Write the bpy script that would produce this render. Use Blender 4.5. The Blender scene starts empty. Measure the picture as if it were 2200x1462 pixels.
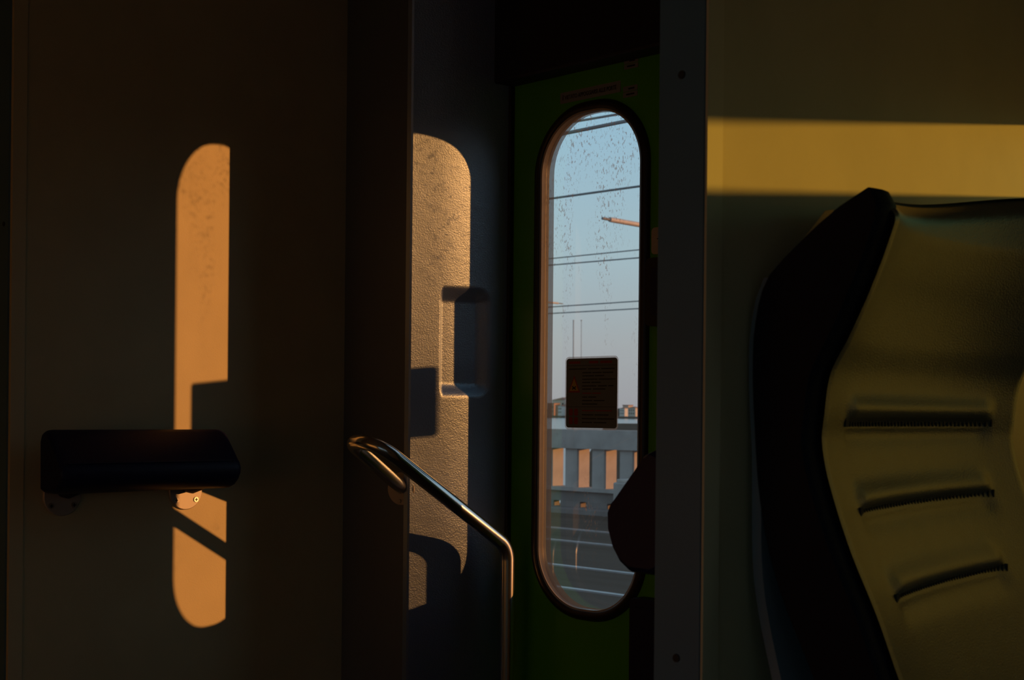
import bpy, bmesh, math, random
from mathutils import Vector, Matrix
from mathutils.geometry import tessellate_polygon

scene = bpy.context.scene
COL = scene.collection
random.seed(7)

# ------------------------------------------------------------------ camera
F_PX, W_PX, H_PX = 2900.0, 2200.0, 1462.0
YAW, ROLL, EYE = math.radians(45.5), 0.0095, 1.15
sa, ca = math.sin(YAW), math.cos(YAW)
RIGHT, FWD, UP = Vector((sa, ca, 0)), Vector((-ca, sa, 0)), Vector((0, 0, 1))
r2 = RIGHT * math.cos(ROLL) + UP * math.sin(ROLL)
u2 = UP * math.cos(ROLL) - RIGHT * math.sin(ROLL)
cam = bpy.data.cameras.new('camera')
cam.sensor_width = 36.0
cam.lens = F_PX / W_PX * 36.0
cam.shift_y = 155.4 / W_PX
cam.clip_start, cam.clip_end = 0.05, 6000
cam.dof.use_dof = True
cam.dof.focus_distance = 2.9
cam.dof.aperture_fstop = 13.0
camo = bpy.data.objects.new('camera', cam)
COL.objects.link(camo)
camo.matrix_world = Matrix(((r2.x, u2.x, -FWD.x, 0), (r2.y, u2.y, -FWD.y, 0), (r2.z, u2.z, -FWD.z, EYE), (0, 0, 0, 1)))
scene.camera = camo

# ------------------------------------------------------------------ sky, sun, exposure
world = bpy.data.worlds.new('sky')
scene.world = world
world.use_nodes = True
nt = world.node_tree
nt.nodes.clear()
tc = nt.nodes.new('ShaderNodeTexCoord')
sx = nt.nodes.new('ShaderNodeSeparateXYZ')
rp = nt.nodes.new('ShaderNodeValToRGB')
bg = nt.nodes.new('ShaderNodeBackground')
ow = nt.nodes.new('ShaderNodeOutputWorld')
nt.links.new(tc.outputs['Generated'], sx.inputs[0])
nt.links.new(sx.outputs['Z'], rp.inputs[0])
nt.links.new(rp.outputs[0], bg.inputs[0])
nt.links.new(bg.outputs[0], ow.inputs[0])
stops = [(0.0, (.38, .38, .405)), (.05, (.43, .465, .48)), (.12, (.42, .57, .63)), (.22, (.35, .58, .73)),
         (.5, (.26, .38, .48)), (1.0, (.18, .25, .33))]
el = rp.color_ramp.elements
while len(el) < len(stops):
    el.new(.5)
for e, (p, c) in zip(el, stops):
    e.position = p
    e.color = (*c, 1)
bg.inputs[1].default_value = 1.0

SUN_DIR = Vector((-.783, -.6225, -.069)).normalized()      # the way the light travels
sun = bpy.data.lights.new('sun', 'SUN')
sun.energy = 3.15
sun.color = (1.0, .39, .10)
sun.angle = math.radians(.55)
suno = bpy.data.objects.new('sun', sun)
COL.objects.link(suno)
suno.rotation_euler = SUN_DIR.to_track_quat('-Z', 'Y').to_euler()
suno.location = (8, 8, 4)

vs = scene.view_settings
vs.view_transform = 'Standard'
vs.look = 'None'
vs.exposure = 0.0
vs.gamma = 1.0
vs.use_curve_mapping = False
scene.cycles.use_denoising = True
scene.cycles.max_bounces = 10
scene.cycles.diffuse_bounces = 6
scene.cycles.transparent_max_bounces = 16
scene.cycles.sample_clamp_indirect = 4.0
scene.cycles.caustics_reflective = False


# ------------------------------------------------------------------ materials
def nodes_of(m):
    m.use_nodes = True
    n = m.node_tree
    n.nodes.clear()
    o = n.nodes.new('ShaderNodeOutputMaterial')
    return n, o


def mat(name, col, rough=.6, metal=0.0, spec=.5, var=.12, vscale=6.0, bump=0.0, bscale=200.0, stretch=(1, 1, 1), col2=None,
        bump2=0.0, bscale2=30.0, coat=0.0):
    m = bpy.data.materials.new(name)
    n, o = nodes_of(m)
    N, L = n.nodes.new, n.links.new
    b = N('ShaderNodeBsdfPrincipled')
    L(b.outputs[0], o.inputs[0])
    t = N('ShaderNodeTexCoord')
    mp = N('ShaderNodeMapping')
    mp.inputs['Scale'].default_value = stretch
    L(t.outputs['Object'], mp.inputs[0])
    nz = N('ShaderNodeTexNoise')
    nz.inputs['Scale'].default_value = vscale
    nz.inputs['Detail'].default_value = 5
    L(mp.outputs[0], nz.inputs['Vector'])
    r = N('ShaderNodeValToRGB')
    r.color_ramp.elements[0].position = .3
    r.color_ramp.elements[1].position = .7
    c2 = col2 or tuple(min(1, c * (1 + var)) for c in col)
    c1 = col if col2 else tuple(c * (1 - var) for c in col)
    r.color_ramp.elements[0].color = (*c1, 1)
    r.color_ramp.elements[1].color = (*c2, 1)
    L(nz.outputs[0], r.inputs[0])
    L(r.outputs[0], b.inputs['Base Color'])
    b.inputs['Roughness'].default_value = rough
    b.inputs['Metallic'].default_value = metal
    b.inputs['Specular IOR Level'].default_value = spec
    if coat:
        b.inputs['Coat Weight'].default_value = coat
        b.inputs['Coat Roughness'].default_value = .15
    prev = None
    for (amt, sc) in ((bump, bscale), (bump2, bscale2)):
        if amt:
            q = N('ShaderNodeTexNoise')
            q.inputs['Scale'].default_value = sc
            q.inputs['Detail'].default_value = 4
            L(t.outputs['Object'], q.inputs['Vector'])
            bp = N('ShaderNodeBump')
            bp.inputs['Strength'].default_value = amt
            bp.inputs['Distance'].default_value = .002
            L(q.outputs[0], bp.inputs['Height'])
            if prev:
                L(prev.outputs[0], bp.inputs['Normal'])
            prev = bp
    if prev:
        L(prev.outputs[0], b.inputs['Normal'])
    return m


def glass_mat(name, tint, dirt=0.0, haze=.02, reflect=1.0, dirt_col=(.35, .26, .18)):
    """A thin pane: clear tinted film with mirror sheen, dust haze and specks of dried dirt."""
    m = bpy.data.materials.new(name)
    n, o = nodes_of(m)
    N, L = n.nodes.new, n.links.new
    tr = N('ShaderNodeBsdfTransparent')
    tr.inputs[0].default_value = (*tint, 1)
    gl = N('ShaderNodeBsdfGlossy')
    gl.inputs['Roughness'].default_value = .0
    gl.inputs[0].default_value = (.95, .97, 1, 1)
    fr = N('ShaderNodeLayerWeight')
    pw = N('ShaderNodeMath')
    pw.operation = 'POWER'
    pw.inputs[1].default_value = 5.0
    L(fr.outputs['Facing'], pw.inputs[0])
    mu = N('ShaderNodeMath')
    mu.operation = 'MULTIPLY_ADD'
    mu.inputs[1].default_value = .9 * reflect
    mu.inputs[2].default_value = .07 * reflect
    L(pw.outputs[0], mu.inputs[0])
    mx = N('ShaderNodeMixShader')
    L(mu.outputs[0], mx.inputs[0])
    L(tr.outputs[0], mx.inputs[1])
    L(gl.outputs[0], mx.inputs[2])
    df = N('ShaderNodeBsdfDiffuse')
    df.inputs[0].default_value = (*dirt_col, 1)
    tl = N('ShaderNodeBsdfTranslucent')
    tl.inputs[0].default_value = (*dirt_col, 1)
    md = N('ShaderNodeMixShader')
    md.inputs[0].default_value = .5
    L(df.outputs[0], md.inputs[1])
    L(tl.outputs[0], md.inputs[2])
    fin = N('ShaderNodeMixShader')
    L(mx.outputs[0], fin.inputs[1])
    L(md.outputs[0], fin.inputs[2])
    if dirt:
        t = N('ShaderNodeTexCoord')
        mp = N('ShaderNodeMapping')
        mp.inputs['Rotation'].default_value = (0, .5, 0)
        mp.inputs['Scale'].default_value = (1.7, 1, .8)
        L(t.outputs['Object'], mp.inputs[0])
        sp = N('ShaderNodeTexNoise')            # small specks
        sp.inputs['Scale'].default_value = 170
        sp.inputs['Detail'].default_value = 2
        L(mp.outputs[0], sp.inputs['Vector'])
        mp2 = N('ShaderNodeMapping')
        mp2.inputs['Scale'].default_value = (1, 1, .22)
        L(t.outputs['Object'], mp2.inputs[0])
        st = N('ShaderNodeTexNoise')            # where they gather: vertical runs
        st.inputs['Scale'].default_value = 22
        st.inputs['Detail'].default_value = 3
        L(mp2.outputs[0], st.inputs['Vector'])
        xyz = N('ShaderNodeSeparateXYZ')
        L(t.outputs['Object'], xyz.inputs[0])
        hz = N('ShaderNodeMapRange')            # rain leaves more of it high on the pane
        hz.inputs[1].default_value = 1.20
        hz.inputs[2].default_value = 1.75
        hz.inputs[3].default_value = -.12
        hz.inputs[4].default_value = .10
        L(xyz.outputs['Z'], hz.inputs[0])
        ad = N('ShaderNodeMath')
        ad.operation = 'ADD'
        L(st.outputs[0], ad.inputs[0])
        L(hz.outputs[0], ad.inputs[1])
        rg = N('ShaderNodeMapRange')
        rg.inputs[1].default_value = .46
        rg.inputs[2].default_value = .66
        L(ad.outputs[0], rg.inputs[0])
        rs = N('ShaderNodeMapRange')
        rs.inputs[1].default_value = .57
        rs.inputs[2].default_value = .66
        L(sp.outputs[0], rs.inputs[0])
        ml = N('ShaderNodeMath')
        ml.operation = 'MULTIPLY'
        L(rg.outputs[0], ml.inputs[0])
        L(rs.outputs[0], ml.inputs[1])
        m2 = N('ShaderNodeMath')
        m2.operation = 'MULTIPLY_ADD'
        m2.inputs[1].default_value = dirt
        m2.inputs[2].default_value = haze
        L(ml.outputs[0], m2.inputs[0])
        L(m2.outputs[0], fin.inputs[0])
    else:
        fin.inputs[0].default_value = haze
    L(fin.outputs[0], o.inputs[0])
    return m


def film_mat(name, col, through):
    """Half clear, half milky: a seal or foil that lets part of the light pass."""
    m = bpy.data.materials.new(name)
    n, o = nodes_of(m)
    N, L = n.nodes.new, n.links.new
    tr = N('ShaderNodeBsdfTransparent')
    tr.inputs[0].default_value = (1, 1, 1, 1)
    df = N('ShaderNodeBsdfDiffuse')
    df.inputs[0].default_value = (*col, 1)
    tl = N('ShaderNodeBsdfTranslucent')
    tl.inputs[0].default_value = (*col, 1)
    a = N('ShaderNodeMixShader')
    a.inputs[0].default_value = .6
    L(df.outputs[0], a.inputs[1])
    L(tl.outputs[0], a.inputs[2])
    b = N('ShaderNodeMixShader')
    b.inputs[0].default_value = 1 - through
    L(tr.outputs[0], b.inputs[1])
    L(a.outputs[0], b.inputs[2])
    L(b.outputs[0], o.inputs[0])
    return m


M = {}
M['beige'] = mat('beige_laminate', (.61, .52, .30), .55, var=.05, vscale=9, bump=.12, bscale=420)
M['light'] = mat('cream_wall', (.80, .70, .52), .6, var=.04)
M['beige_trim'] = mat('beige_trim', (.66, .57, .34), .45, var=.04)
M['grey_edge'] = mat('grey_edge_sky_tint', (.10, .20, .27), .5, var=.05)  # teal-grey, with the cool sky light on these ends put into the colour
M['cap'] = mat('dark_screw_cap', (.02, .02, .02), .6)
M['blue'] = mat('blue_textured_plastic', (.020, .040, .20), .50, var=.12, vscale=14, bump=.35, bscale=330, bump2=.3,
                bscale2=36, stretch=(1, 1, .35))
_n = M['blue'].node_tree
_b = [q for q in _n.nodes if q.type == 'BSDF_PRINCIPLED'][0]
_b.inputs['IOR'].default_value = 1.6
_b.inputs['Anisotropic'].default_value = .8
_t = _n.nodes.new('ShaderNodeTangent')
_t.direction_type = 'UV_MAP'
_t.uv_map = 'across'
_n.links.new(_t.outputs[0], _b.inputs['Tangent'])
_g = _n.nodes.new('ShaderNodeNewGeometry')          # shading normals tipped down and towards the door to strengthen the sun's sheen
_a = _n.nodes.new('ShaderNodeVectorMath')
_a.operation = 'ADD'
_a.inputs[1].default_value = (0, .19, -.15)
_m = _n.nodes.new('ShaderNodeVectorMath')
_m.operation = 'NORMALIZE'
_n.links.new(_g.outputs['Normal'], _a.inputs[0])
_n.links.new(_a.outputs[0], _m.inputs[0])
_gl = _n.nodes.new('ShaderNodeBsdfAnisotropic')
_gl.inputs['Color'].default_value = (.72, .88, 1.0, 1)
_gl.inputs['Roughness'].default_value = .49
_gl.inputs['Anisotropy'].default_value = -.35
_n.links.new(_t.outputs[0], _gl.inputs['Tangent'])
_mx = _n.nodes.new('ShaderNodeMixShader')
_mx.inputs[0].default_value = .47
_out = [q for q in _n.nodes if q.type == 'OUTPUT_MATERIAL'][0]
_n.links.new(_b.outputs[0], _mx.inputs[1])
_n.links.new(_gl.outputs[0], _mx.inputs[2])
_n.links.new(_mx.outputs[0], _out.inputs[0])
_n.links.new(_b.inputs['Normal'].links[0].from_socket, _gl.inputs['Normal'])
_bumps = [q for q in _n.nodes if q.type == 'BUMP' and not q.inputs['Normal'].is_linked]
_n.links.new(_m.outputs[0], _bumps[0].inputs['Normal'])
M['pillar'] = mat('dark_grey_pillar', (.11, .14, .19), .5, var=.05)
M['navy'] = mat('navy_header_paint', (.010, .012, .030), .6)
M['green'] = mat('green_door_paint', (.09, .38, .004), .35, var=.06, bump=.05, bscale=60)
M['rubber'] = mat('black_rubber', (.018, .013, .012), .42, var=.15, vscale=40)
M['liner'] = mat('bronze_window_liner', (.42, .34, .26), .45, var=.06, vscale=60)
M['black_trim'] = mat('black_seal', (.012, .010, .012), .6)
M['pad'] = mat('dark_blue_pad', (.010, .012, .055), .48, spec=.35, var=.1, bump=.15, bscale=300)
M['flange'] = mat('cast_metal_flange', (.42, .38, .34), .45, metal=.2, var=.05)
M['screw'] = mat('steel_screw', (.42, .40, .38), .3, metal=.9)
M['steel'] = mat('brushed_steel', (.74, .72, .70), .20, metal=1.0, var=.04, vscale=120, stretch=(1, 1, .06))
M['leather'] = mat('olive_grey_leather', (.085, .083, .058), .33, spec=.5, var=.14, vscale=30, bump=.35, bscale=520, bump2=.12, bscale2=60)
_b = [q for q in M['leather'].node_tree.nodes if q.type == 'BSDF_PRINCIPLED'][0]
_b.inputs['IOR'].default_value = 2.0
M['dark_leather'] = mat('black_leather', (.008, .009, .016), .6, spec=.15, bump=.2, bscale=400)
M['shell'] = mat('grey_seat_shell', (.20, .23, .25), .5)
M['stitch'] = mat('dark_thread', (.03, .03, .025), .7)
M['floor'] = mat('speckled_floor', (.10, .10, .11), .6, var=.3, vscale=120)
M['ceiling'] = mat('grey_ceiling', (.35, .35, .34), .7)
M['paper'] = mat('grey_white_print', (.24, .26, .27), .6, var=.05)
M['ink'] = mat('black_ink', (.01, .01, .01), .6)
M['card'] = mat('printed_card', (.15, .18, .17), .6, var=.05)
M['amber'] = mat('amber_print', (.50, .33, .02), .6)
M['red'] = mat('red_print', (.30, .02, .02), .6)
M['plaque'] = mat('cream_plaque', (.55, .50, .42), .5)
M['foil'] = film_mat('clear_foil_margin', (.26, .30, .34), .62)
M['seal_film'] = film_mat('milky_glass_edge', (.20, .19, .18), .45)
M['glass'] = glass_mat('door_glass', (.965, .975, .98), dirt=.55, haze=.03, reflect=.35)
M['outer_glass'] = glass_mat('door_outer_glass', (.985, .99, .99), haze=.004, reflect=1.1)
M['tinted'] = glass_mat('tinted_saloon_glass', (.44, .60, .25), dirt=0, haze=.03)
M['tinted_dark'] = glass_mat('grey_tinted_glass', (.38, .48, .54), dirt=0, haze=.02)
M['clear'] = glass_mat('clear_saloon_glass', (.85, .88, .80), dirt=0, haze=.03)
M['added_olive'] = film_mat('added_olive_pane', (.58, .60, .12), .0)  # unseen pane added for a soft olive glow on the seat
M['ballast'] = mat('ballast', (.110, .092, .076), .9, spec=0.0, col2=(.150, .128, .108), vscale=1.6, stretch=(.12, 1.6, 1))
M['rail'] = mat('worn_rail', (.45, .45, .47), .35, metal=.8)
M['stone'] = mat('parapet_stone', (.42, .39, .37), .85, var=.15, vscale=3, bump=.2, bscale=20)
M['stone_dark'] = mat('plinth_concrete', (.24, .22, .21), .9, var=.2, vscale=2)
M['water'] = mat('lagoon_water', (.10, .15, .18), .18, spec=.5, bump=.3, bscale=.5)
M['earth'] = mat('shore_scrub', (.16, .13, .10), .95, var=.3, vscale=.3)
M['wire'] = mat('catenary_wire', (.20, .22, .24), .6)
M['streak'] = mat('dull_grey_streak', (.34, .36, .38), .8)
M['pale_metal'] = mat('galvanised_tube', (.55, .50, .46), .5)
M['facade_a'] = mat('cream_facade', (.62, .52, .42), .9, vscale=.2)
M['facade_b'] = mat('brick_facade', (.48, .26, .18), .9, vscale=.2)
M['facade_c'] = mat('white_facade', (.72, .68, .62), .9, vscale=.2)
M['roof'] = mat('tile_roof', (.32, .17, .12), .9, vscale=.2)
M['trees'] = mat('dark_trees', (.07, .075, .06), .95, vscale=.2)


# ------------------------------------------------------------------ mesh helpers
def link(o, parent=None):
    COL.objects.link(o)
    if parent:
        o.parent = parent
    return o


def mesh(name, verts, faces, m, parent=None, smooth=False, bevel=0, autosmooth=None):
    me = bpy.data.meshes.new(name)
    me.from_pydata([tuple(v) for v in verts], [], faces)
    bm = bmesh.new()
    bm.from_mesh(me)
    bmesh.ops.recalc_face_normals(bm, faces=bm.faces[:])
    if bevel:
        bmesh.ops.bevel(bm, geom=[e for e in bm.edges if len(e.link_faces) == 2 and e.calc_face_angle() > .6], offset=bevel,
                        segments=3, profile=.5, affect='EDGES')
    bm.to_mesh(me)
    bm.free()
    if smooth:
        me.polygons.foreach_set('use_smooth', [True] * len(me.polygons))
        if autosmooth:
            me.set_sharp_from_angle(angle=math.radians(autosmooth))
    me.materials.append(m)
    return link(bpy.data.objects.new(name, me), parent)


def empty(name, loc=(0, 0, 0)):
    o = bpy.data.objects.new(name, None)
    o.empty_display_size = .05
    o.location = loc
    COL.objects.link(o)
    return o


def under(parent, *kids):
    """Parents parts that were built in world coordinates to a thing whose origin is elsewhere."""
    for k in kids:
        k.parent = parent
        k.matrix_parent_inverse = Matrix.Translation(-parent.location)


def tag(o, label, cat, group=None):
    o['label'] = label
    o['category'] = cat
    if group:
        o['group'] = group
    return o


def structure(o):
    o['kind'] = 'structure'
    return o


def boxv(x0, x1, y0, y1, z0, z1):
    v = [(x, y, z) for z in (z0, z1) for y in (y0, y1) for x in (x0, x1)]
    f = [(0, 1, 3, 2), (4, 6, 7, 5), (0, 4, 5, 1), (2, 3, 7, 6), (0, 2, 6, 4), (1, 5, 7, 3)]
    return v, f


def box(name, b, m, parent=None, bevel=0.0):
    v, f = boxv(*b)
    return mesh(name, v, f, m, parent, bevel=bevel)


def prism(name, prof, fn, a, b, m, parent=None, smooth=False, bevel=0, ang=40):
    """prof: closed 2-D outline; fn(p, t) -> 3-D."""
    n = len(prof)
    v = [fn(p, a) for p in prof] + [fn(p, b) for p in prof]
    f = [(i, (i + 1) % n, n + (i + 1) % n, n + i) for i in range(n)] + [tuple(range(n)), tuple(range(n, 2 * n))]
    return mesh(name, v, f, m, parent, smooth=smooth, bevel=bevel, autosmooth=ang)


def holed_plate(name, outer, holes, fn, a, b, m, parent=None):
    """A slab between t=a and t=b with holes right through it."""
    loops = [outer] + holes
    flat = [p for lp in loops for p in lp]
    tris = tessellate_polygon([[Vector((p[0], p[1], 0)) for p in lp] for lp in loops])
    n = len(flat)
    v = [fn(p, a) for p in flat] + [fn(p, b) for p in flat]
    f = [tuple(t) for t in tris] + [tuple(i + n for i in t) for t in tris]
    k = 0
    for lp in loops:
        c = len(lp)
        for i in range(c):
            p, q = k + i, k + (i + 1) % c
            f.append((p, q, q + n, p + n))
        k += c
    return mesh(name, v, f, m, parent)


def rrect(cx, cz, hw, hh, r, n=14):
    pts = []
    for (sx_, sz_, a0) in ((1, 1, 0), (-1, 1, 90), (-1, -1, 180), (1, -1, 270)):
        for i in range(n + 1):
            a = math.radians(a0 + 90 * i / n)
            pts.append((cx + sx_ * (hw - r) + r * math.cos(a), cz + sz_ * (hh - r) + r * math.sin(a)))
    out = []
    for p in pts:
        if not out or math.hypot(p[0] - out[-1][0], p[1] - out[-1][1]) > 1e-6:
            out.append(p)
    return out


def tube(name, path, r, m, parent=None, seg=20, closed=False):
    pts = [Vector(p) for p in path]
    n = len(pts)
    v, f = [], []
    ref = None
    for i, p in enumerate(pts):
        t = (pts[min(i + 1, n - 1)] - pts[max(i - 1, 0)]).normalized()
        if ref is None:
            ref = t.orthogonal().normalized()
        ref = (ref - t * ref.dot(t)).normalized()
        bi = t.cross(ref)
        for k in range(seg):
            a = 2 * math.pi * k / seg
            v.append(p + (ref * math.cos(a) + bi * math.sin(a)) * r)
    for i in range(n - 1):
        for k in range(seg):
            a, b = i * seg + k, i * seg + (k + 1) % seg
            f.append((a, b, b + seg, a + seg))
    f.append(tuple(range(seg)))
    f.append(tuple(range((n - 1) * seg, n * seg)))
    return mesh(name, v, f, m, parent, smooth=True, autosmooth=50)


def fillet(pts, radii, n=12):
    """Polyline with its corners rounded by arcs (in 3-D)."""
    P = [Vector(p) for p in pts]
    out = [P[0]]
    for i in range(1, len(P) - 1):
        a, b = (P[i - 1] - P[i]).normalized(), (P[i + 1] - P[i]).normalized()
        ang = a.angle(b)
        r = radii[i - 1]
        d = r / math.tan(ang / 2)
        c = P[i] + (a + b).normalized() * (r / math.sin(ang / 2))
        s, e = P[i] + a * d - c, P[i] + b * d - c
        for k in range(n + 1):
            t = k / n
            th = math.pi - ang
            q = (s * math.sin((1 - t) * th) + e * math.sin(t * th)) / math.sin(th)
            out.append(c + q)
    out.append(P[-1])
    return out


def disc(name, c, normal, r, th, m, parent=None, seg=32, dome=0.0):
    nrm = Vector(normal).normalized()
    a = nrm.orthogonal().normalized()
    b = nrm.cross(a)
    c = Vector(c)
    rings = [(r, 0), (r, th * .7), (r * .96, th)] + ([(r * .5, th + dome)] if dome else [])
    v, f = [], []
    for (rr, h) in rings:
        for k in range(seg):
            t = 2 * math.pi * k / seg
            v.append(c + nrm * h + (a * math.cos(t) + b * math.sin(t)) * rr)
    for i in range(len(rings) - 1):
        for k in range(seg):
            p, q = i * seg + k, i * seg + (k + 1) % seg
            f.append((p, q, q + seg, p + seg))
    f.append(tuple(range(seg)))
    f.append(tuple(range((len(rings) - 1) * seg, len(rings) * seg)))
    return mesh(name, v, f, m, parent, smooth=True, autosmooth=30)


def interp(tab, x):
    """Piecewise smooth (Catmull) table lookup, tab sorted by x."""
    if x <= tab[0][0]:
        return tab[0][1]
    if x >= tab[-1][0]:
        return tab[-1][1]
    for i in range(len(tab) - 1):
        if tab[i][0] <= x <= tab[i + 1][0]:
            x0, y0 = tab[i]
            x1, y1 = tab[i + 1]
            h = x1 - x0
            t = (x - x0) / h
            m0 = (y1 - tab[i - 1][1]) / (x1 - tab[i - 1][0]) if i > 0 else (y1 - y0) / h
            m1 = (tab[i + 2][1] - y0) / (tab[i + 2][0] - x0) if i + 2 < len(tab) else (y1 - y0) / h
            return ((2 * t ** 3 - 3 * t * t + 1) * y0 + (t ** 3 - 2 * t * t + t) * h * m0 + (-2 * t ** 3 + 3 * t * t) * y1
                    + (t ** 3 - t * t) * h * m1)


def sstep(t):
    t = max(0.0, min(1.0, t))
    return t * t * (3 - 2 * t)


XZ = lambda p, t: (p[0], t, p[1])
YZ = lambda p, t: (t, p[0], p[1])
XY = lambda p, t: (p[0], p[1], t)

# ------------------------------------------------------------------ the carriage shell
XL = -2.511                 # vestibule face of the left bulkhead
XR0, XR1 = -.927, -.865     # right bulkhead, 6 cm thick
YE = 1.175                  # aisle ends of both bulkheads
YD = 2.135                  # inner face of the outer door
ZC = 2.12
Y_NEAR = -.62

structure(box('floor', (-4.2, 3.2, Y_NEAR - .08, 2.20, -.06, 0), M['floor']))
structure(box('ceiling', (-4.2, 3.2, Y_NEAR - .08, 2.20, ZC, ZC + .06), M['ceiling']))
structure(box('wall_end', (3.2, 3.26, Y_NEAR - .08, 2.20, 0, ZC), M['beige']))
structure(box('wall_far_end', (-4.26, -4.2, Y_NEAR - .08, 2.20, 0, ZC), M['beige']))

# left bulkhead (its visible face looks along the carriage towards the saloon)
wl = structure(box('wall_left', (XL - .062, XL, YE, 2.20, 0, ZC), M['beige']))
box('edge_cover', (XL - .066, XL - .004, YE - .004, YE + .001, 0, ZC), M['grey_edge'], wl)
box('edge_strip', (XL - .001, XL + .002, YE + .001, YE + .029, 0, ZC), M['beige_trim'], wl)
disc('screw_cap', (XL - .022, YE - .004, 1.505), (0, -1, 0), .0045, .0015, M['cap'], wl)

# right bulkhead
wr = structure(box('wall_right', (XR0, XR1, YE, 2.20, 0, ZC), M['beige']))
box('edge_cover', (XR0 - .001, XR1 - .002, YE - .004, YE + .001, 0, ZC), M['grey_edge'], wr)
box('edge_strip', (XR1 - .001, XR1 + .002, YE - .003, YE + .025, 0, ZC), M['beige_trim'], wr)
for zz in (1.518, .885):
    disc('screw_cap', (-.897, YE - .004, zz), (0, -1, 0), .0045, .0015, M['cap'], wr)

# pillar between the left bulkhead and the door, with its blue panel and recessed grip
E0 = Vector((-2.193, 1.920))
pil = structure(prism('wall_pillar', [(XL, 1.990), (E0.x - .017, E0.y + .004), (E0.x - .017, E0.y + .03), (-2.215, 2.00), (-2.19, 2.10), (-2.14, 2.20), (XL, 2.20)], XY, 0, ZC,
                      M['pillar']))
PANEL = [(1.920, -2.193), (1.985, -2.152), (2.036, -2.129), (2.090, -2.112), (2.140, -2.102)]


def blue_pt(u):
    """Plan curve of the panel, easing towards the door."""
    y = 1.920 + .22 * u
    return Vector((interp(PANEL, y), y))


def blue_grid():
    us = sorted(set([i / 40 for i in range(41)] + [.14 + i * .0045 for i in range(150) if .14 + i * .0045 < .82]))
    zs = sorted(set([i * .05 for i in range(43)] + [1.14 + i * .003 for i in range(110)]))
    v, f = [], []
    for z in zs:
        for u in us:
            p = blue_pt(u)
            t = (blue_pt(min(1, u + .01)) - blue_pt(max(0, u - .01))).normalized()
            n = Vector((t.y, -t.x))
            s = u * .245
            A = max(0, min(1, (s - .057) / .010, (.184 - s) / .040))
            B = max(0, min(1, (1.424 - z) / .036, (z - 1.180) / .034))
            d = .016 * sstep(1 - math.hypot(1 - A, 1 - B))
            q = p - n * d
            v.append((q.x, q.y, min(z, ZC)))
    nu = len(us)
    for j in range(len(zs) - 1):
        for i in range(nu - 1):
            k = j * nu + i
            f.append((k, k + 1, k + 1 + nu, k + nu))
    # edge that wraps round the corner of the pillar
    base = len(v)
    back = [Vector((E0.x, E0.y)), Vector((E0.x - .004, E0.y - .003)), Vector((E0.x - .019, E0.y - .001)), Vector((E0.x - .019, E0.y + .03))]
    for z in (0, ZC):
        for p in back:
            v.append((p.x, p.y, z))
    for i in range(3):
        f.append((base + i, base + i + 1, base + 4 + i + 1, base + 4 + i))
    return v, f


bv, bf = blue_grid()
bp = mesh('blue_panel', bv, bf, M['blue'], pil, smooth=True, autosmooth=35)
uv = bp.data.uv_layers.new(name='across')
for lp in bp.data.loops:
    co = bp.data.vertices[lp.vertex_index].co
    uv.data[lp.index].uv = (co.y, co.z)

# door wall, header above the door
structure(holed_plate('wall_doorside', [(-4.2, 0), (-.865, 0), (-.865, ZC), (-4.2, ZC)], [[(-2.115, .02), (-2.115, 1.95), (-1.40, 1.95), (-1.40, .02)]],
                      XZ, 2.150, 2.215, M['navy']))
structure(box('trim_1', (-2.511, -.93, 2.085, 2.16, 1.873, ZC), M['navy'], bevel=.006))

# ------------------------------------------------------------------ the green door with its long oval window
WCX, WCZ, WHW, WHH, WR = -1.872, 1.2600, .136, .5225, .122
door = structure(holed_plate('door_1', [(-2.108, .01), (-1.405, .01), (-1.405, 1.93), (-2.108, 1.93)],
                             [rrect(WCX, WCZ, WHW + .008, WHH + .008, WR + .008)], XZ, YD, YD + .026, M['green']))


YO = 2.182          # bonded outer pane


def sweep_oval(name, prof, m, parent):
    """prof: (outset from the opening edge, Y) points swept round the oval."""
    base = rrect(WCX, WCZ, WHW, WHH, WR, 20)
    n = len(base)
    nr = []
    for i in range(n):
        a, b = Vector(base[i - 1]), Vector(base[(i + 1) % n])
        t = (b - a).normalized()
        nr.append(Vector((t.y, -t.x)))
    v, f = [], []
    for (o, y) in prof:
        for p, q in zip(base, nr):
            v.append((p[0] + q.x * o, y, p[1] + q.y * o))
    k = len(prof)
    for j in range(k):
        for i in range(n):
            a, b = j * n + i, j * n + (i + 1) % n
            c, d = ((j + 1) % k) * n + (i + 1) % n, ((j + 1) % k) * n + i
            f.append((a, b, c, d))
    return mesh(name, v, f, m, parent, smooth=True, autosmooth=60)


sweep_oval('window_liner', [(0, 2.1425), (0, 2.1295), (.004, 2.1275), (.004, 2.1425)], M['liner'], door)
sweep_oval('window_gasket', [(.003, 2.155), (.003, 2.1285), (.005, 2.1255), (.010, 2.123), (.016, 2.1245), (.023, 2.130), (.0245, 2.136), (.0245, 2.155)], M['rubber'], door)
holed_plate('glass_edge', rrect(WCX, WCZ, WHW + .002, WHH + .002, WR + .002), [rrect(WCX + .0095, WCZ, WHW - .0105, WHH - .002, WR - .005)], XZ, 2.1455, 2.1465, M['seal_film'], door)
gl = rrect(WCX, WCZ, WHW + .003, WHH + .003, WR + .003)
mesh('window_pane', [(p[0], 2.1435, p[1]) for p in gl], [tuple(range(len(gl)))], M['glass'], door)
ol = rrect(WCX, WCZ, WHW + .050, WHH + .050, WR + .05)
mesh('outer_pane', [(p[0], YO, p[1]) for p in ol], [tuple(range(len(ol)))], M['outer_glass'], door)
sweep_oval('pane_spacer', [(.040, 2.160), (.050, 2.160), (.050, YO - .0005), (.040, YO - .0005)], M['rubber'], door)
box('door_seal', (-2.112, -2.098, 2.122, 2.137, .01, 1.873), M['black_trim'], door, bevel=.003)

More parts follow.
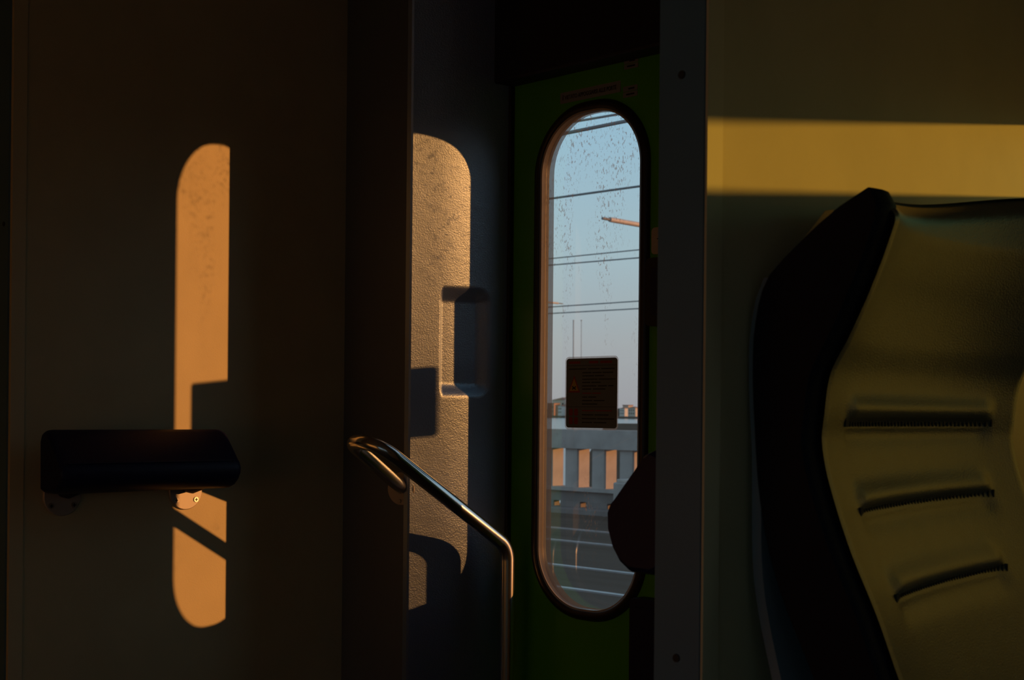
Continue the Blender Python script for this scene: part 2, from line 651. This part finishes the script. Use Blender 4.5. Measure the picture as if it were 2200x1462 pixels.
# ------------------------------------------------------------------ handrail
hr = empty('handrail', (-2.045, 2.072, 0))
XF, XB = -2.045, -2.217
path = fillet([(XF, 2.072, .012), (XF, 2.072, .860), (XF, 1.700, 1.090), (-2.150, 1.722, 1.086), (XB, 1.917, .985)], [.055, .050, .050], 14)
rail = tube('rail_tube', path, .0152, M['steel'], None, 24)
fl = disc('wall_flange', (XB - .006, 1.9235, .982), (.215, -.976, 0), .036, .005, M['flange'])
ff = disc('floor_flange', (XF, 2.072, 0), (0, 0, 1), .042, .006, M['flange'])
under(hr, rail, fl, ff)
for k in range(3):
    a = k * 2.094 + .5
    s = disc('screw', (XB - .006 + .027 * math.cos(a), 1.9175 + .0059 * math.cos(a), .982 + .027 * math.sin(a)), (.215, -.976, 0), .0045, .0016, M['screw'])
    under(hr, s)
tag(hr, 'bent stainless steel handrail with looped top rising beside the green door', 'handrail')

# ------------------------------------------------------------------ lean rests on the two bulkheads
REST = [(.052, .966), (.050, 1.090), (.056, 1.103), (.068, 1.108), (.080, 1.103), (.128, 1.047), (.135, 1.040), (.140, 1.028),
        (.139, 1.008), (.131, .986), (.119, .969), (.104, .959), (.068, .958)]


def rest_pad(name, xw, sgn, y0, y1, m, parent, low):
    """Profile swept along Y with rounded ends."""
    c = (.095, 1.04)
    prof = [(d, z if z > 1.03 else 1.03 + (z - 1.03) * low) for d, z in REST]
    st = [(0, .90), (.003, .955), (.009, .988), (.018, 1.0)]
    ys = [(y0 + a, s) for a, s in st] + [(y1 - a, s) for a, s in reversed(st)]
    n = len(REST)
    v, f = [], []
    for y, s in ys:
        for d, z in prof:
            v.append((xw + sgn * (c[0] + (d - c[0]) * s), y, c[1] + (z - c[1]) * s))
    for j in range(len(ys) - 1):
        for i in range(n):
            a, b = j * n + i, j * n + (i + 1) % n
            f.append((a, b, b + n, a + n))
    f.append(tuple(range(n)))
    f.append(tuple(range((len(ys) - 1) * n, len(ys) * n)))
    return mesh(name, v, f, m, parent, smooth=True, autosmooth=32)


def lean_rest(xw, sgn, y0, y1, fy, label, low=1.0):
    t = empty('lean_rest', (xw, (y0 + y1) / 2, .978))
    pad = rest_pad('pad', xw, sgn, y0, y1, M['pad'], None, low)
    seam = tube('piping', [(xw + sgn * .1325, y0 + .016, 1.0445), (xw + sgn * .1325, y1 - .016, 1.0445)], .0016, M['pad'], None, 8)
    under(t, pad, seam)
    seam.parent = pad
    seam.matrix_parent_inverse = Matrix.Identity(4)
    for y in fy:
        fg = disc('flange', (xw, y, .976), (sgn, 0, 0), .040, .006, M['flange'], None, 40)
        arm = tube('bracket', [(xw + sgn * .004, y, .984), (xw + sgn * .03, y, .982), (xw + sgn * .06, y, .990), (xw + sgn * .075, y, 1.004)], .0105, M['pad'], None, 14)
        under(t, fg, arm)
        for (dy, dz) in ((-.024, -.019), (.024, -.019), (-.02, .026), (.02, .026)):
            s = disc('screw', (xw + sgn * .006, y + dy, .976 + dz), (sgn, 0, 0), .0058, .0018, M['screw'], None, 16)
            under(t, s)
            s.parent = fg
            s.matrix_parent_inverse = Matrix.Identity(4)
            for rot in (0, 1):
                q = .0034, .0009
                b = (xw + sgn * .0077, xw + sgn * .0081, y + dy - q[rot], y + dy + q[rot], .976 + dz - q[1 - rot], .976 + dz + q[1 - rot])
                b = (min(b[:2]), max(b[:2])) + b[2:]
                k = box('screw_slot', b, M['ink'], fg)
    tag(t, label, 'lean rest')
    return t


lean_rest(XL, 1, 1.212, 1.612, (1.283, 1.563), 'dark blue padded lean rest on the beige wall, held by two round screwed flanges', .62)
lean_rest(XR0, -1, 1.248, 1.648, (1.32, 1.58), 'black lean rest seen end-on as a silhouette against the right edge of the oval window')

# ------------------------------------------------------------------ notices and fittings on the door
YS = YD - .001


def text_mesh(name, txt, size, loc, m, parent, width=None):
    cu = bpy.data.curves.new(name, 'FONT')
    cu.body = txt
    cu.size = size
    cu.extrude = .0002
    cu.offset = size * .012
    tmp = bpy.data.objects.new(name, cu)
    COL.objects.link(tmp)
    dg = bpy.context.evaluated_depsgraph_get()
    me = bpy.data.meshes.new_from_object(tmp.evaluated_get(dg))
    bpy.data.objects.remove(tmp)
    xs = [v.co.x for v in me.vertices]
    w = max(xs) - min(xs)
    k = (width / w) if width else 1
    for v in me.vertices:
        x, y, z = v.co
        v.co = (loc[0] + (x - min(xs)) * k, loc[1] - z, loc[2] + y)
    me.materials.clear()
    me.materials.append(m)
    o = bpy.data.objects.new(name, me)
    return link(o, parent)


def plate(name, x0, x1, z0, z1, y, th, m, parent=None, r=.003):
    return prism(name, rrect((x0 + x1) / 2, (z0 + z1) / 2, (x1 - x0) / 2, (z1 - z0) / 2, r, 5), XZ, y - th, y, m, parent)


nst = empty('door_notice', (-1.877, YD, 1.824))
b = plate('notice_strip', -1.961, -1.793, 1.8125, 1.836, YD, .0008, M['paper'], None, .002)
t = text_mesh('lettering', '\u00c8 VIETATO APPOGGIARSI ALLE PORTE', .0125, (-1.954, YD - .0011, 1.8198), M['ink'], None, .150)
under(nst, b, t)
tag(nst, 'narrow grey notice strip with black capital lettering above the oval window', 'notice')


def small_notice(x0, x1, z0, z1, label):
    e = empty('small_notice', ((x0 + x1) / 2, YD, (z0 + z1) / 2))
    hm = (z0 + z1) / 2
    a = plate('upper_half', x0, x1, hm + .0006, z1, YD, .0008, M['paper'], None, .0015)
    c = plate('lower_half', x0, x1, z0, hm - .0006, YD, .0008, M['paper'], None, .0015)
    under(e, a, c)
    for q in (a, c):
        zc = hm + (z1 - hm) * .5 if q is a else z0 + (hm - z0) * .5
        ln = plate('print_line', x0 + .014 if q is a else x0 + .008, x1 - .008, zc - .0016, zc + .0016, YD - .0008, .0003, M['ink'], None, .001)
        under(e, ln)
    tag(e, label, 'sticker')


small_notice(-1.786, -1.748, 1.798, 1.821, 'small two-part grey sticker right of the lettered notice strip, level with it')
small_notice(-1.784, -1.747, 1.856, 1.877, 'small grey sticker high on the green door under the dark header')

pq = empty('door_plaque', (-1.668, YD, 1.497))
a = plate('plaque_body', -1.704, -1.632, 1.470, 1.5235, YD, .006, M['plaque'], None, .008)
c = plate('print_line', -1.690, -1.646, 1.4995, 1.5015, YD - .006, .0003, M['ink'], None, .0008)
under(pq, a, c)
tag(pq, 'small cream rounded plaque on the green door beside the grey partition edge', 'plaque')

gp = empty('grab_handle', (-1.67, YD, 1.393))
a = plate('grip_bar', -1.707, -1.635, 1.325, 1.461, YD, .022, M['black_trim'], None, .012)
c = plate('grip_inset', -1.690, -1.652, 1.345, 1.441, YD - .022, .003, M['pad'], None, .008)
under(gp, a, c)
tag(gp, 'black upright grab handle block just below the cream plaque', 'handle')

bx = empty('door_box', (-1.60, YD, .39))
a = plate('box_body', -1.728, -1.48, .02, .780, YD, .035, M['pad'], None, .008)
c = plate('box_lid', -1.716, -1.492, .036, .764, YD - .035, .003, M['pad'], None, .006)
under(bx, a, c)
tag(bx, 'dark navy box on the lower right of the green door below the lean rest', 'box')

# warning sticker on the pane
ws = empty('warning_sticker', (-1.876, 2.1425, 1.183))
YG = 2.1425
SX0, SX1, SZ0, SZ1 = -1.9425, -1.8005, 1.1185, 1.2655
foil = plate('foil_margin', SX0 - .0035, SX1 + .0025, SZ0 - .004, SZ1 + .004, YG, .0004, M['foil'], None, .010)
card = plate('printed_card', SX0, SX1, SZ0, SZ1, YG - .0004, .0004, M['card'], None, .007)
under(ws, foil, card)
YC = YG - .0008


def pr(name, x0, x1, z0, z1, m):
    k = plate(name, x0, x1, z0, z1, YC, .0002, m, None, min((x1 - x0), (z1 - z0)) * .3)
    under(ws, k)
    return k


def wz(f):
    return SZ1 - f * (SZ1 - SZ0)


def wx(f):
    return SX0 + f * (SX1 - SX0)


pr('rule_line', wx(.02), wx(.98), wz(.106), wz(.100), M['ink'])
pr('rule_line', wx(.02), wx(.98), wz(.700), wz(.694), M['ink'])
for a, c in ((.05, .28), (.45, .63), (.67, .90)):
    pr('heading_word', wx(a), wx(c), wz(.075), wz(.040), M['red'])
for zf, segs in ((.150, ((.05, .40), (.43, .66), (.69, .95))), (.205, ((.32, .50), (.52, .70), (.72, .92))), (.250, ((.32, .55), (.57, .75))),
                 (.300, ((.32, .62), (.64, .97))), (.345, ((.32, .48), (.50, .68))), (.395, ((.32, .60), (.63, .80), (.83, .93))),
                 (.440, ((.32, .50), (.53, .77))), (.555, ((.32, .42), (.44, .60))), (.605, ((.32, .52), (.55, .76))), (.655, ((.32, .62),)),
                 (.810, ((.32, .55), (.57, .84))), (.865, ((.32, .60), (.62, .95))), (.920, ((.32, .52), (.55, .80)))):
    for a, c in segs:
        pr('text_line', wx(a), wx(c), wz(zf + .010), wz(zf - .006), M['ink'])
for zf, segs in ((.500, ((.32, .50), (.52, .69))), (.750, ((.32, .56), (.58, .90)))):
    for a, c in segs:
        pr('text_line', wx(a), wx(c), wz(zf + .010), wz(zf - .006), M['red'])
for (nm, k, m, y) in (('triangle_border', 1.0, M['red'], YC), ('warning_triangle', .74, M['amber'], YC - .0002)):
    cx_, cz_ = wx(.16), wz(.405)
    tri = [(cx_, cz_ + .0235 * k), (cx_ - .0170 * k, cz_ - .0125 * k), (cx_ + .0170 * k, cz_ - .0125 * k)]
    o = prism(nm, tri, XZ, y - .0002, y, m)
    under(ws, o)
for rot in (.5, -.6):
    h = Vector((math.cos(rot), math.sin(rot))) * .006
    q = Vector((-h.y, h.x)) * .22
    c0 = Vector((wx(.16), wz(.425)))
    o = prism('pictogram', [tuple(c0 + h + q), tuple(c0 - h + q), tuple(c0 - h - q), tuple(c0 + h - q)], XZ, YC - .0007, YC - .0004, M['ink'])
    under(ws, o)
for (x0, x1) in ((.06, .135), (.165, .24)):
    pr('door_pictogram', wx(x0), wx(x1), wz(.825), wz(.725), M['red'])
    pr('door_pictogram', wx(x0), wx(x1), wz(.95), wz(.845), M['red'])
tag(ws, 'dark rectangular warning sticker with amber triangle on the oval window pane', 'sticker')

# ------------------------------------------------------------------ the seat by the right bulkhead
FRONT = [(.40, -.50), (.55, -.545), (.70, -.607), (.80, -.652), (.882, -.689), (.942, -.714), (1.011, -.747), (1.082, -.773), (1.122, -.781), (1.146, -.779),
         (1.195, -.771), (1.234, -.749), (1.286, -.723), (1.337, -.702), (1.365, -.695), (1.384, -.706)]
BACK = [(.40, -.58), (.55, -.632), (.70, -.690), (.80, -.737), (.87, -.773), (.97, -.821), (1.054, -.843), (1.146, -.852), (1.20, -.8545), (1.248, -.852),
        (1.298, -.837), (1.331, -.801), (1.367, -.751), (1.384, -.714)]
Y0, Y1 = 1.240, 1.752
seat = empty('train_seat', (-.66, (Y0 + Y1) / 2, 0))


def side_bolster(ya, yb, name):
    """Flat S-shaped side of the backrest, its front edge rolled over."""
    n = 60
    zs = [.40 + (1.384 - .40) * i / n for i in range(n + 1)]
    ymid = (ya + yb) / 2
    ks = [(ya, .006), (ya + (yb - ya) * .12, .002), (ymid, 0), (yb - (yb - ya) * .12, .002), (yb, .006)]
    v, f = [], []
    row = len(ks) * 2
    for z in zs:
        xf, xb = interp(FRONT, z), interp(BACK, z)
        for y, ins in ks:
            v.append((xf - min(ins, (xf - xb) * .4), y, z))
        for y, ins in reversed(ks):
            v.append((xb + min(ins, (xf - xb) * .4), y, z))
    for j in range(n):
        for i in range(row):
            a, b = j * row + i, j * row + (i + 1) % row
            f.append((a, b, b + row, a + row))
    f.append(tuple(range(row)))
    f.append(tuple(range(n * row, (n + 1) * row)))
    o = mesh(name, v, f, M['dark_leather'], None, smooth=True, autosmooth=50)
    under(seat, o)
    return o


side_bolster(Y0, Y0 + .040, 'side_bolster')
side_bolster(Y1 - .040, Y1, 'side_bolster')

SEAM_Z = [(1.143, 1.143), (1.044, 1.053), (.951, .963)]     # height at the aisle end and at the window end of each seam
SEAM_Y = [(1.335, 1.690), (1.335, 1.672), (1.343, 1.640)]


def seam_z(k, y):
    t = (y - SEAM_Y[k][0]) / (SEAM_Y[k][1] - SEAM_Y[k][0])
    return SEAM_Z[k][0] + (SEAM_Z[k][1] - SEAM_Z[k][0]) * t


def ztop(y):
    return interp([(1.26, 1.372), (1.30, 1.384), (1.364, 1.389), (1.49, 1.400), (1.676, 1.426), (1.752, 1.428)], y)


def cushion_x(y, z):
    edge = interp(FRONT, min(z, 1.36))
    t = (y - Y0 - .03) / (Y1 - Y0 - .06)
    dish = 1 - abs(2 * t - 1) ** 2.3 if 0 < t < 1 else 0
    head = sstep((z - 1.16) / .14)
    x = edge + .006 - dish * (.034 + .030 * head)
    for k in range(3):
        w = sstep((y - SEAM_Y[k][0] + .004) / .03) * sstep((SEAM_Y[k][1] - y + .004) / .03)
        if w > 0:
            d = z - seam_z(k, y)
            # a tuck at the seam: the cloth above it puffs out, below it falls away
            x += w * (.0085 * math.exp(-((d - .014) / .013) ** 2) - .0050 * math.exp(-((d + .001) / .0032) ** 2)
                      - .004 * math.exp(-((d + .014) / .014) ** 2))
    return x


def cushion():
    ny, nz = 110, 300
    v, f = [], []
    for j in range(nz + 1):
        for i in range(ny + 1):
            y = Y0 + .022 + (Y1 - Y0 - .044) * i / ny
            zt = ztop(y)
            z = .42 + (zt - .42) * j / nz
            x = cushion_x(y, z)
            near = max(0, (z - (zt - .03)) / .03)
            x -= .026 * near ** 3
            v.append((x, y, z))
    for j in range(nz):
        for i in range(ny):
            a = j * (ny + 1) + i
            f.append((a, a + 1, a + ny + 2, a + ny + 1))
    o = mesh('backrest', v, f, M['leather'], None, smooth=True)
    under(seat, o)
    return o


backrest = cushion()


def shell():
    n = 40
    v, f = [], []
    ys = [Y0 + .006, Y0 + .02, 1.37, 1.49, 1.62, Y1 - .02, Y1 - .006]
    for j in range(n + 1):
        t = j / n
        for y in ys:
            zt = min(ztop(max(1.26, y)) - .002, 1.426) if Y0 + .02 < y < Y1 - .02 else 1.30
            z = .36 + (zt - .36) * t
            xb = max(-.862, interp(BACK, min(z, 1.30)) - .004 - .062 * sstep((1.12 - z) / .35))
            v.append((xb, y, z))
    m_ = len(ys)
    for j in range(n + 1):
        for y in ys:
            i = len(v) - (n + 1) * m_
            q = v[i]
            v.append((q[0] + .012, q[1], q[2]))
    off = (n + 1) * m_
    for j in range(n):
        for i in range(m_ - 1):
            a = j * m_ + i
            f.append((a, a + 1, a + m_ + 1, a + m_))
            f.append((off + a, off + a + 1, off + a + m_ + 1, off + a + m_))
        for i in (0, m_ - 1):
            a = j * m_ + i
            f.append((a, a + m_, off + a + m_, off + a))
    for i in range(m_ - 1):
        f.append((i, i + 1, off + i + 1, off + i))
        a = n * m_ + i
        f.append((a, a + 1, off + a + 1, off + a))
    o = mesh('back_shell', v, f, M['shell'], None, smooth=True, autosmooth=40)
    under(seat, o)


shell()
tops = []
for i in range(41):
    y = Y0 + .03 + (Y1 - Y0 - .06) * i / 40
    tops.append((cushion_x(y, ztop(y)) - .027, y, ztop(y) - .001))
o = tube('top_piping', tops, .0035, M['dark_leather'], None, 10)
under(seat, o)
for k in range(3):
    v, f = [], []
    cnt = 44
    for i in range(cnt):
        y = SEAM_Y[k][0] + (SEAM_Y[k][1] - SEAM_Y[k][0]) * (i + .5) / cnt
        z = seam_z(k, y) - .001
        x = cushion_x(y, z) + .0012
        w, h = .0011, .0048
        bvv, bff = boxv(x - .003, x + .0012, y - w, y + w, z - h, z + h)
        off = len(v)
        v += bvv
        f += [tuple(q + off for q in ff_) for ff_ in bff]
    o = mesh('seam_stitching', v, f, M['stitch'], None)
    o['kind'] = 'stuff'
    under(seat, o)
o = prism('seat_cushion', [(-.60, .33), (-.12, .35), (-.09, .38), (-.09, .44), (-.13, .47), (-.30, .455), (-.52, .44), (-.60, .43)],
          lambda p, t: (p[0], t, p[1]), Y0 + .03, Y1 - .03, M['leather'], None, True, bevel=.006)
under(seat, o)
o = prism('seat_base', [(-.60, .0), (-.52, .0), (-.48, .28), (-.20, .31), (-.20, .33), (-.60, .33)], XZ, Y0 + .12, Y1 - .12, M['shell'])
under(seat, o)
tag(seat, 'olive grey leather train seat with black winged sides and stitched lumbar seams', 'seat')

# ------------------------------------------------------------------ saloon side walls and windows
W2 = (-.842, .47)  # out of view, its opening shaped for the sun band on the bulkhead
WZ0, WZS, WZ1 = .86, 1.500, 1.617
WZL = 1.06
structure(holed_plate('wall_saloon', [(XR1, 0), (3.2, 0), (3.2, ZC), (XR1, ZC)],
                      [[(a, z), (a, WZ1), (b, WZ1), (b, z)] for a, b, z in (W2 + (WZL,), (.90, 2.45, WZ0))], XZ, 2.150, 2.20, M['beige']))
w5 = structure(holed_plate('window_5', [(.89, WZ0 - .01), (2.46, WZ0 - .01), (2.46, WZ1 + .01), (.89, WZ1 + .01)],
                           [[(.91, WZ0 + .01), (.91, WZ1 - .01), (2.44, WZ1 - .01), (2.44, WZ0 + .01)]], XZ, 2.168, 2.182, M['black_trim']))  # unseen window added so sun on the near wall warms the vestibule
mesh('pane', [(.90, 2.175, WZ0), (2.45, 2.175, WZ0), (2.45, 2.175, WZ1), (.90, 2.175, WZ1)], [(0, 1, 2, 3)], M['clear'], w5)
w2 = structure(holed_plate('window_2', [(W2[0] - .01, WZL - .01), (W2[1] + .01, WZL - .01), (W2[1] + .01, WZ1 + .01), (W2[0] - .01, WZ1 + .01)],
                           [[(W2[0], WZS + .0), (W2[0], WZ1), (W2[1], WZ1 - .045), (W2[1], WZS)],
                            [(W2[0], WZL), (W2[0], WZS - .03), (W2[1], WZS - .03), (W2[1], WZL)]], XZ, 2.168, 2.182, M['black_trim']))
mesh('upper_pane', [(W2[0], 2.175, WZS), (W2[1], 2.175, WZS), (W2[1], 2.175, WZ1), (W2[0], 2.175, WZ1)], [(0, 1, 2, 3)], M['tinted'], w2)
mesh('added_lower_pane', [(W2[0], 2.175, WZL), (W2[1], 2.175, WZL), (W2[1], 2.175, WZS - .03), (W2[0], 2.175, WZS - .03)], [(0, 1, 2, 3)], M['added_olive'], w2)  # added pane: lights the seat softly and holds back direct sun

near_holes = [(-.55, .75), (1.1, 2.9)]
structure(holed_plate('wall_near', [(-4.2, 0), (3.2, 0), (3.2, ZC), (-4.2, ZC)],
                      [[(a, .86), (a, 1.60), (b, 1.60), (b, .86)] for a, b in near_holes], XZ, Y_NEAR - .05, Y_NEAR, M['light']))
for k, (a, b) in enumerate(near_holes):
    w = structure(holed_plate('window_%d' % (k + 3), [(a - .01, .85), (b + .01, .85), (b + .01, 1.61), (a - .01, 1.61)],
                              [[(a + .02, .88), (a + .02, 1.58), (b - .02, 1.58), (b - .02, .88)]], XZ, Y_NEAR - .04, Y_NEAR - .02, M['black_trim']))
    mesh('pane', [(a, Y_NEAR - .03, .86), (b, Y_NEAR - .03, .86), (b, Y_NEAR - .03, 1.60), (a, Y_NEAR - .03, 1.60)], [(0, 1, 2, 3)], M['tinted_dark'], w)

# ------------------------------------------------------------------ outside: tracks, parapet, lagoon, far shore
ZG = -.62
gd = structure(box('ground', (-90, 40, 2.6, 19.0, ZG - .5, ZG), M['ballast']))
for (ya, yb, lab) in ((10.05, 11.5, 'railway track with two pale rails nearest the train, low in the window'),
                      (13.75, 15.2, 'railway track with two faint rails beside the bridge parapet')):
    tr = empty('railway_track', (-16, (ya + yb) / 2, ZG))
    for y in (ya, yb):
        o = prism('rail', [(y - .06, ZG - .12), (y + .06, ZG - .12), (y + .02, ZG - .07), (y + .036, ZG - .01), (y + .036, ZG + .018), (y - .036, ZG + .018), (y - .036, ZG - .01), (y - .02, ZG - .07)],
                  YZ, -90, 30, M['rail'])
        under(tr, o)
    tag(tr, lab, 'track')
structure(box('water', (-3000, 300, 19.0, 3000, -4.0, -3.6), M['water']))

pp = empty('bridge_parapet', (-17, 18.3, ZG))
PY0, PY1 = 18.1, 18.44
zt = ZG + 1.47
o = box('cap', (-60, 20, PY0 - .06, PY1 + .06, zt - .34, zt), M['stone'])
under(pp, o)
o = box('ledge', (-60, 20, PY0 - .10, PY1 + .02, ZG + .37, ZG + .43), M['stone'])
under(pp, o)
o = box('plinth', (-60, 20, PY0 - .02, PY1 + .02, ZG + .18, ZG + .37), M['stone_dark'])
under(pp, o)
o = box('kerb', (-60, 20, PY0 - .5, PY1 + .3, ZG, ZG + .08), M['stone_dark'])
under(pp, o)
SP = .64
pier_me = None
foot_me = None
for i in range(70):
    x = -39.96 + i * SP
    if pier_me is None:
        o = box('pier', (-.14, .14, PY0, PY1, ZG + .43, zt - .34), M['stone'])
        pier_me = o.data
        q = box('foot_block', (-.235, .235, PY0 - .02, PY0 + .14, ZG + .08, ZG + .18), M['stone_dark'])
        foot_me = q.data
    else:
        o = link(bpy.data.objects.new('pier', pier_me))
        q = link(bpy.data.objects.new('foot_block', foot_me))
    o.location.x = x
    q.location.x = x
    under(pp, o, q)
tag(pp, 'grey stone bridge parapet with evenly spaced piers behind the tracks', 'parapet')


def P(px, py, y):
    """World point on the vertical plane Y = y seen at a photo pixel: used to read off real positions out there."""
    dx = (px - 1100) + ROLL * (py - 886.4)
    dy = (py - 886.4) - ROLL * (px - 1100)
    d = FWD + RIGHT * dx / F_PX - UP * dy / F_PX
    return Vector((0, 0, EYE)) + d * (y / d.y)


bk = P(1345, 1060, 16.6)
cb = empty('concrete_block', (bk.x, 17.0, ZG))
o = box('block_body', (bk.x - .28, bk.x + 1.0, 16.6, 17.4, ZG, bk.z + .16), M['stone'], bevel=.03)
q = box('block_top', (bk.x - .24, bk.x + .95, 16.65, 17.35, bk.z + .16, bk.z + .21), M['pale_metal'], bevel=.01)
under(cb, o, q)
tag(cb, 'pale concrete block before the parapet at the right edge of the window', 'block')

qy = 46
q0, q1 = P(1296, 925, qy), P(1372, 925, qy)
o = prism('quay_bank', [(q0.x - 3, -3.7), (q0.x, q0.z + .1), (q0.x + .6, P(1303, 910, qy).z), (q1.x + 20, P(1360, 908, qy).z), (q1.x + 22, -3.7)], XZ, qy, qy + 9, M['earth'])
tag(o, 'low dark bank beyond the parapet at the lower right of the sticker', 'bank')

wires = [(1203, 289, 1347, 260, 6.6, .012, 'thick blurred overhead wire, lower of the two at the top of the window'),
         (1232, 262, 1343, 243, 6.6, .008, 'uppermost overhead wire under the rounded top of the window'),
         (1183, 427, 1363, 402, 14.5, .016, 'single dark overhead wire a third of the way down the window'),
         (1183, 556, 1363, 538, 25, .014, 'overhead wire, upper of the pair above the window middle'),
         (1183, 570, 1363, 555, 25, .016, 'overhead wire, lower of the pair above the window middle'),
         (1183, 660, 1363, 648, 36, .020, 'overhead wire, upper of the lowest pair above the sticker'),
         (1183, 674, 1363, 664, 36, .020, 'overhead wire, lower of the lowest pair above the sticker')]
for (xa, ya, xb, yb, yy, rr, lab) in wires:
    a, b = P(xa, ya, yy), P(xb, yb, yy)
    d = (b - a)
    pts = [a - d * 6, a, b, b + d * 3]
    o = tube('overhead_wire', pts, rr, M['wire'], None, 8)
    tag(o, lab, 'wire', 'overhead wires beyond the window')

a = P(1310, 472, 14.5)
cbk = empty('catenary_arm', tuple(a))
o = tube('arm_tube', [a, a + Vector((0, 3.2, -.02))], .036, M['pale_metal'], None, 12)
q = tube('arm_tip', [a - Vector((0, .16, 0)), a + Vector((0, .05, 0))], .020, M['wire'], None, 10)
under(cbk, o, q)
tag(cbk, 'sunlit pinkish catenary arm reaching in from the right of the window', 'catenary arm')
b = P(1199, 652, 30)
cbk = empty('catenary_arm', tuple(b))
o = tube('arm_tube', [b - Vector((0, 4.0, 0)), b], .030, M['pale_metal'], None, 12)
q = tube('arm_tip', [b - Vector((0, .1, 0)), b + Vector((0, .2, 0))], .016, M['wire'], None, 10)
under(cbk, o, q)
tag(cbk, 'short sunlit catenary arm at the left edge of the window above the low wires', 'catenary arm')

# far shore: land strip and town, more than a kilometre away
SY = 900.0
def far(px, py, y=SY):
    return P(px, py, y)


l0, l1 = far(1000, 893), far(1480, 896)
land = prism('far_shore', [(-2200, -3.8), (400, -3.8), (400, -1.6), (-2200, -1.6)], XZ, SY + 30, SY + 160, M['earth'])
structure(land)
town = [  # px left, px right, py roof, facade, roof kind, dy, label
    (1176, 1193, 868, 'facade_b', 0, 0, 'low brick house on the far shore at the left edge of the window'),
    (1186, 1222, 860, 'facade_a', 1, 40, 'largest cream building on the far shore left of the sticker'),
    (1199, 1209, 873, 'facade_c', 1, -10, 'small white house in front of the large cream shore building'),
    (1208, 1226, 871, 'facade_c', 1, 10, 'white shore house touching the left side of the sticker'),
    (1240, 1262, 868, 'facade_a', 0, 20, 'cream shore block hidden mostly behind the sticker, left half'),
    (1270, 1300, 870, 'facade_b', 0, 10, 'brick shore block hidden mostly behind the sticker, right half'),
    (1331, 1344, 878, 'facade_c', 1, 0, 'small white shore house just right of the sticker'),
    (1338, 1352, 872, 'facade_a', 0, 50, 'tall cream shore building right of the sticker, set back'),
    (1349, 1368, 877, 'facade_a', 1, -10, 'sunlit cream shore house at the right edge of the window'),
]
for (xa, xb, pt, fm, rk, dy, lab) in town:
    y = SY + 40 + dy
    a, b = far(xa, pt, y), far(xb, pt, y)
    e = empty('shore_building', ((a.x + b.x) / 2, y, -1.6))
    w = b.x - a.x
    dep = max(7.0, w * .8)
    hgt = a.z
    o = box('facade', (a.x, b.x - w * .15, y, y + dep, -1.6, hgt), M[fm])
    under(e, o)
    if rk:
        x0, x1 = a.x - .4, b.x - w * .15 + .4
        o = mesh('roof', [(x0, y - .4, hgt), (x1, y - .4, hgt), (x1, y + dep + .4, hgt), (x0, y + dep + .4, hgt), ((x0 + x1) / 2, y + dep * .3, hgt + w * .12), ((x0 + x1) / 2, y + dep * .7, hgt + w * .12)],
                 [(0, 1, 4), (2, 3, 5), (1, 2, 5, 4), (3, 0, 4, 5), (0, 3, 2, 1)], M['roof'])
    else:
        o = box('roof', (a.x - .3, b.x - w * .15 + .3, y - .3, y + dep + .3, hgt, hgt + .7), M['roof'])
    under(e, o)
    for k in range(3):
        for r_ in range(2):
            x = a.x + w * (.12 + .24 * k)
            z = -1.6 + (hgt + 1.6) * (.28 + .36 * r_)
            o = box('window', (x, x + w * .09, y - .15, y + .1, z, z + (hgt + 1.6) * .17), M['trees'])
            under(e, o)
    tag(e, lab, 'building')
tb = empty('bell_tower', tuple(far(1216, 888, SY + 60)))
t0 = far(1214, 856, SY + 60)
t1 = far(1219, 856, SY + 60)
o = box('tower_shaft', (t0.x, t1.x, SY + 60, SY + 60 + 3, -1.6, t0.z), M['facade_c'])
q = mesh('tower_cap', [(t0.x - .2, SY + 59.8, t0.z), (t1.x + .2, SY + 59.8, t0.z), (t1.x + .2, SY + 63.2, t0.z), (t0.x - .2, SY + 63.2, t0.z), ((t0.x + t1.x) / 2, SY + 61.5, t0.z + 1.6)],
         [(0, 1, 4), (1, 2, 4), (2, 3, 4), (3, 0, 4), (0, 3, 2, 1)], M['roof'])
under(tb, o, q)
tag(tb, 'small pale tower rising over the far shore roofs left of the sticker', 'tower')
v, f = [], []
for i in range(90):                       # the dark tree line behind the houses
    px = 1120 + i * 3.2 + random.uniform(-1, 1)
    c = far(px, 886, SY + 120)
    s = random.uniform(3.0, 5.5)
    base = len(v)
    for a in range(7):
        for h_, rr in ((0, 1.0), (.5, 1.15), (1.0, .6)):
            t = a * 2 * math.pi / 7
            v.append((c.x + s * rr * math.cos(t), c.y + s * rr * math.sin(t), -1.8 + h_ * (s * 1.5)))
    for a in range(7):
        for h_ in range(2):
            p0, p1 = base + a * 3 + h_, base + ((a + 1) % 7) * 3 + h_
            f.append((p0, p1, p1 + 1, p0 + 1))
    f.append(tuple(base + a * 3 + 2 for a in range(7)))
o = mesh('tree_line', v, f, M['trees'], None, smooth=True)
o['kind'] = 'stuff'
tag(o, 'dark line of trees along the far shore behind the houses', 'trees')
for px, pt, lab in ((1232, 690, 'faint pale mast over the water, left one above the sticker'), (1249, 690, 'faint thin pale mast, right of the other above the sticker')):  # two thin pale upright lines, drawn as slim tubes
    a, b = far(px, 900, 60), far(px, pt, 60)
    m0 = empty('pale_streak', (a.x, a.y, -3.6))
    o = tube('streak_line', [(a.x, a.y, -3.6), (b.x, b.y, b.z)], .030 if px < 1240 else .016, M['streak'], None, 10)
    q = disc('streak_end', (b.x, b.y, b.z), (0, 0, 1), .04, .06, M['streak'], None, 12)
    under(m0, o, q)
    tag(m0, lab, 'streak')
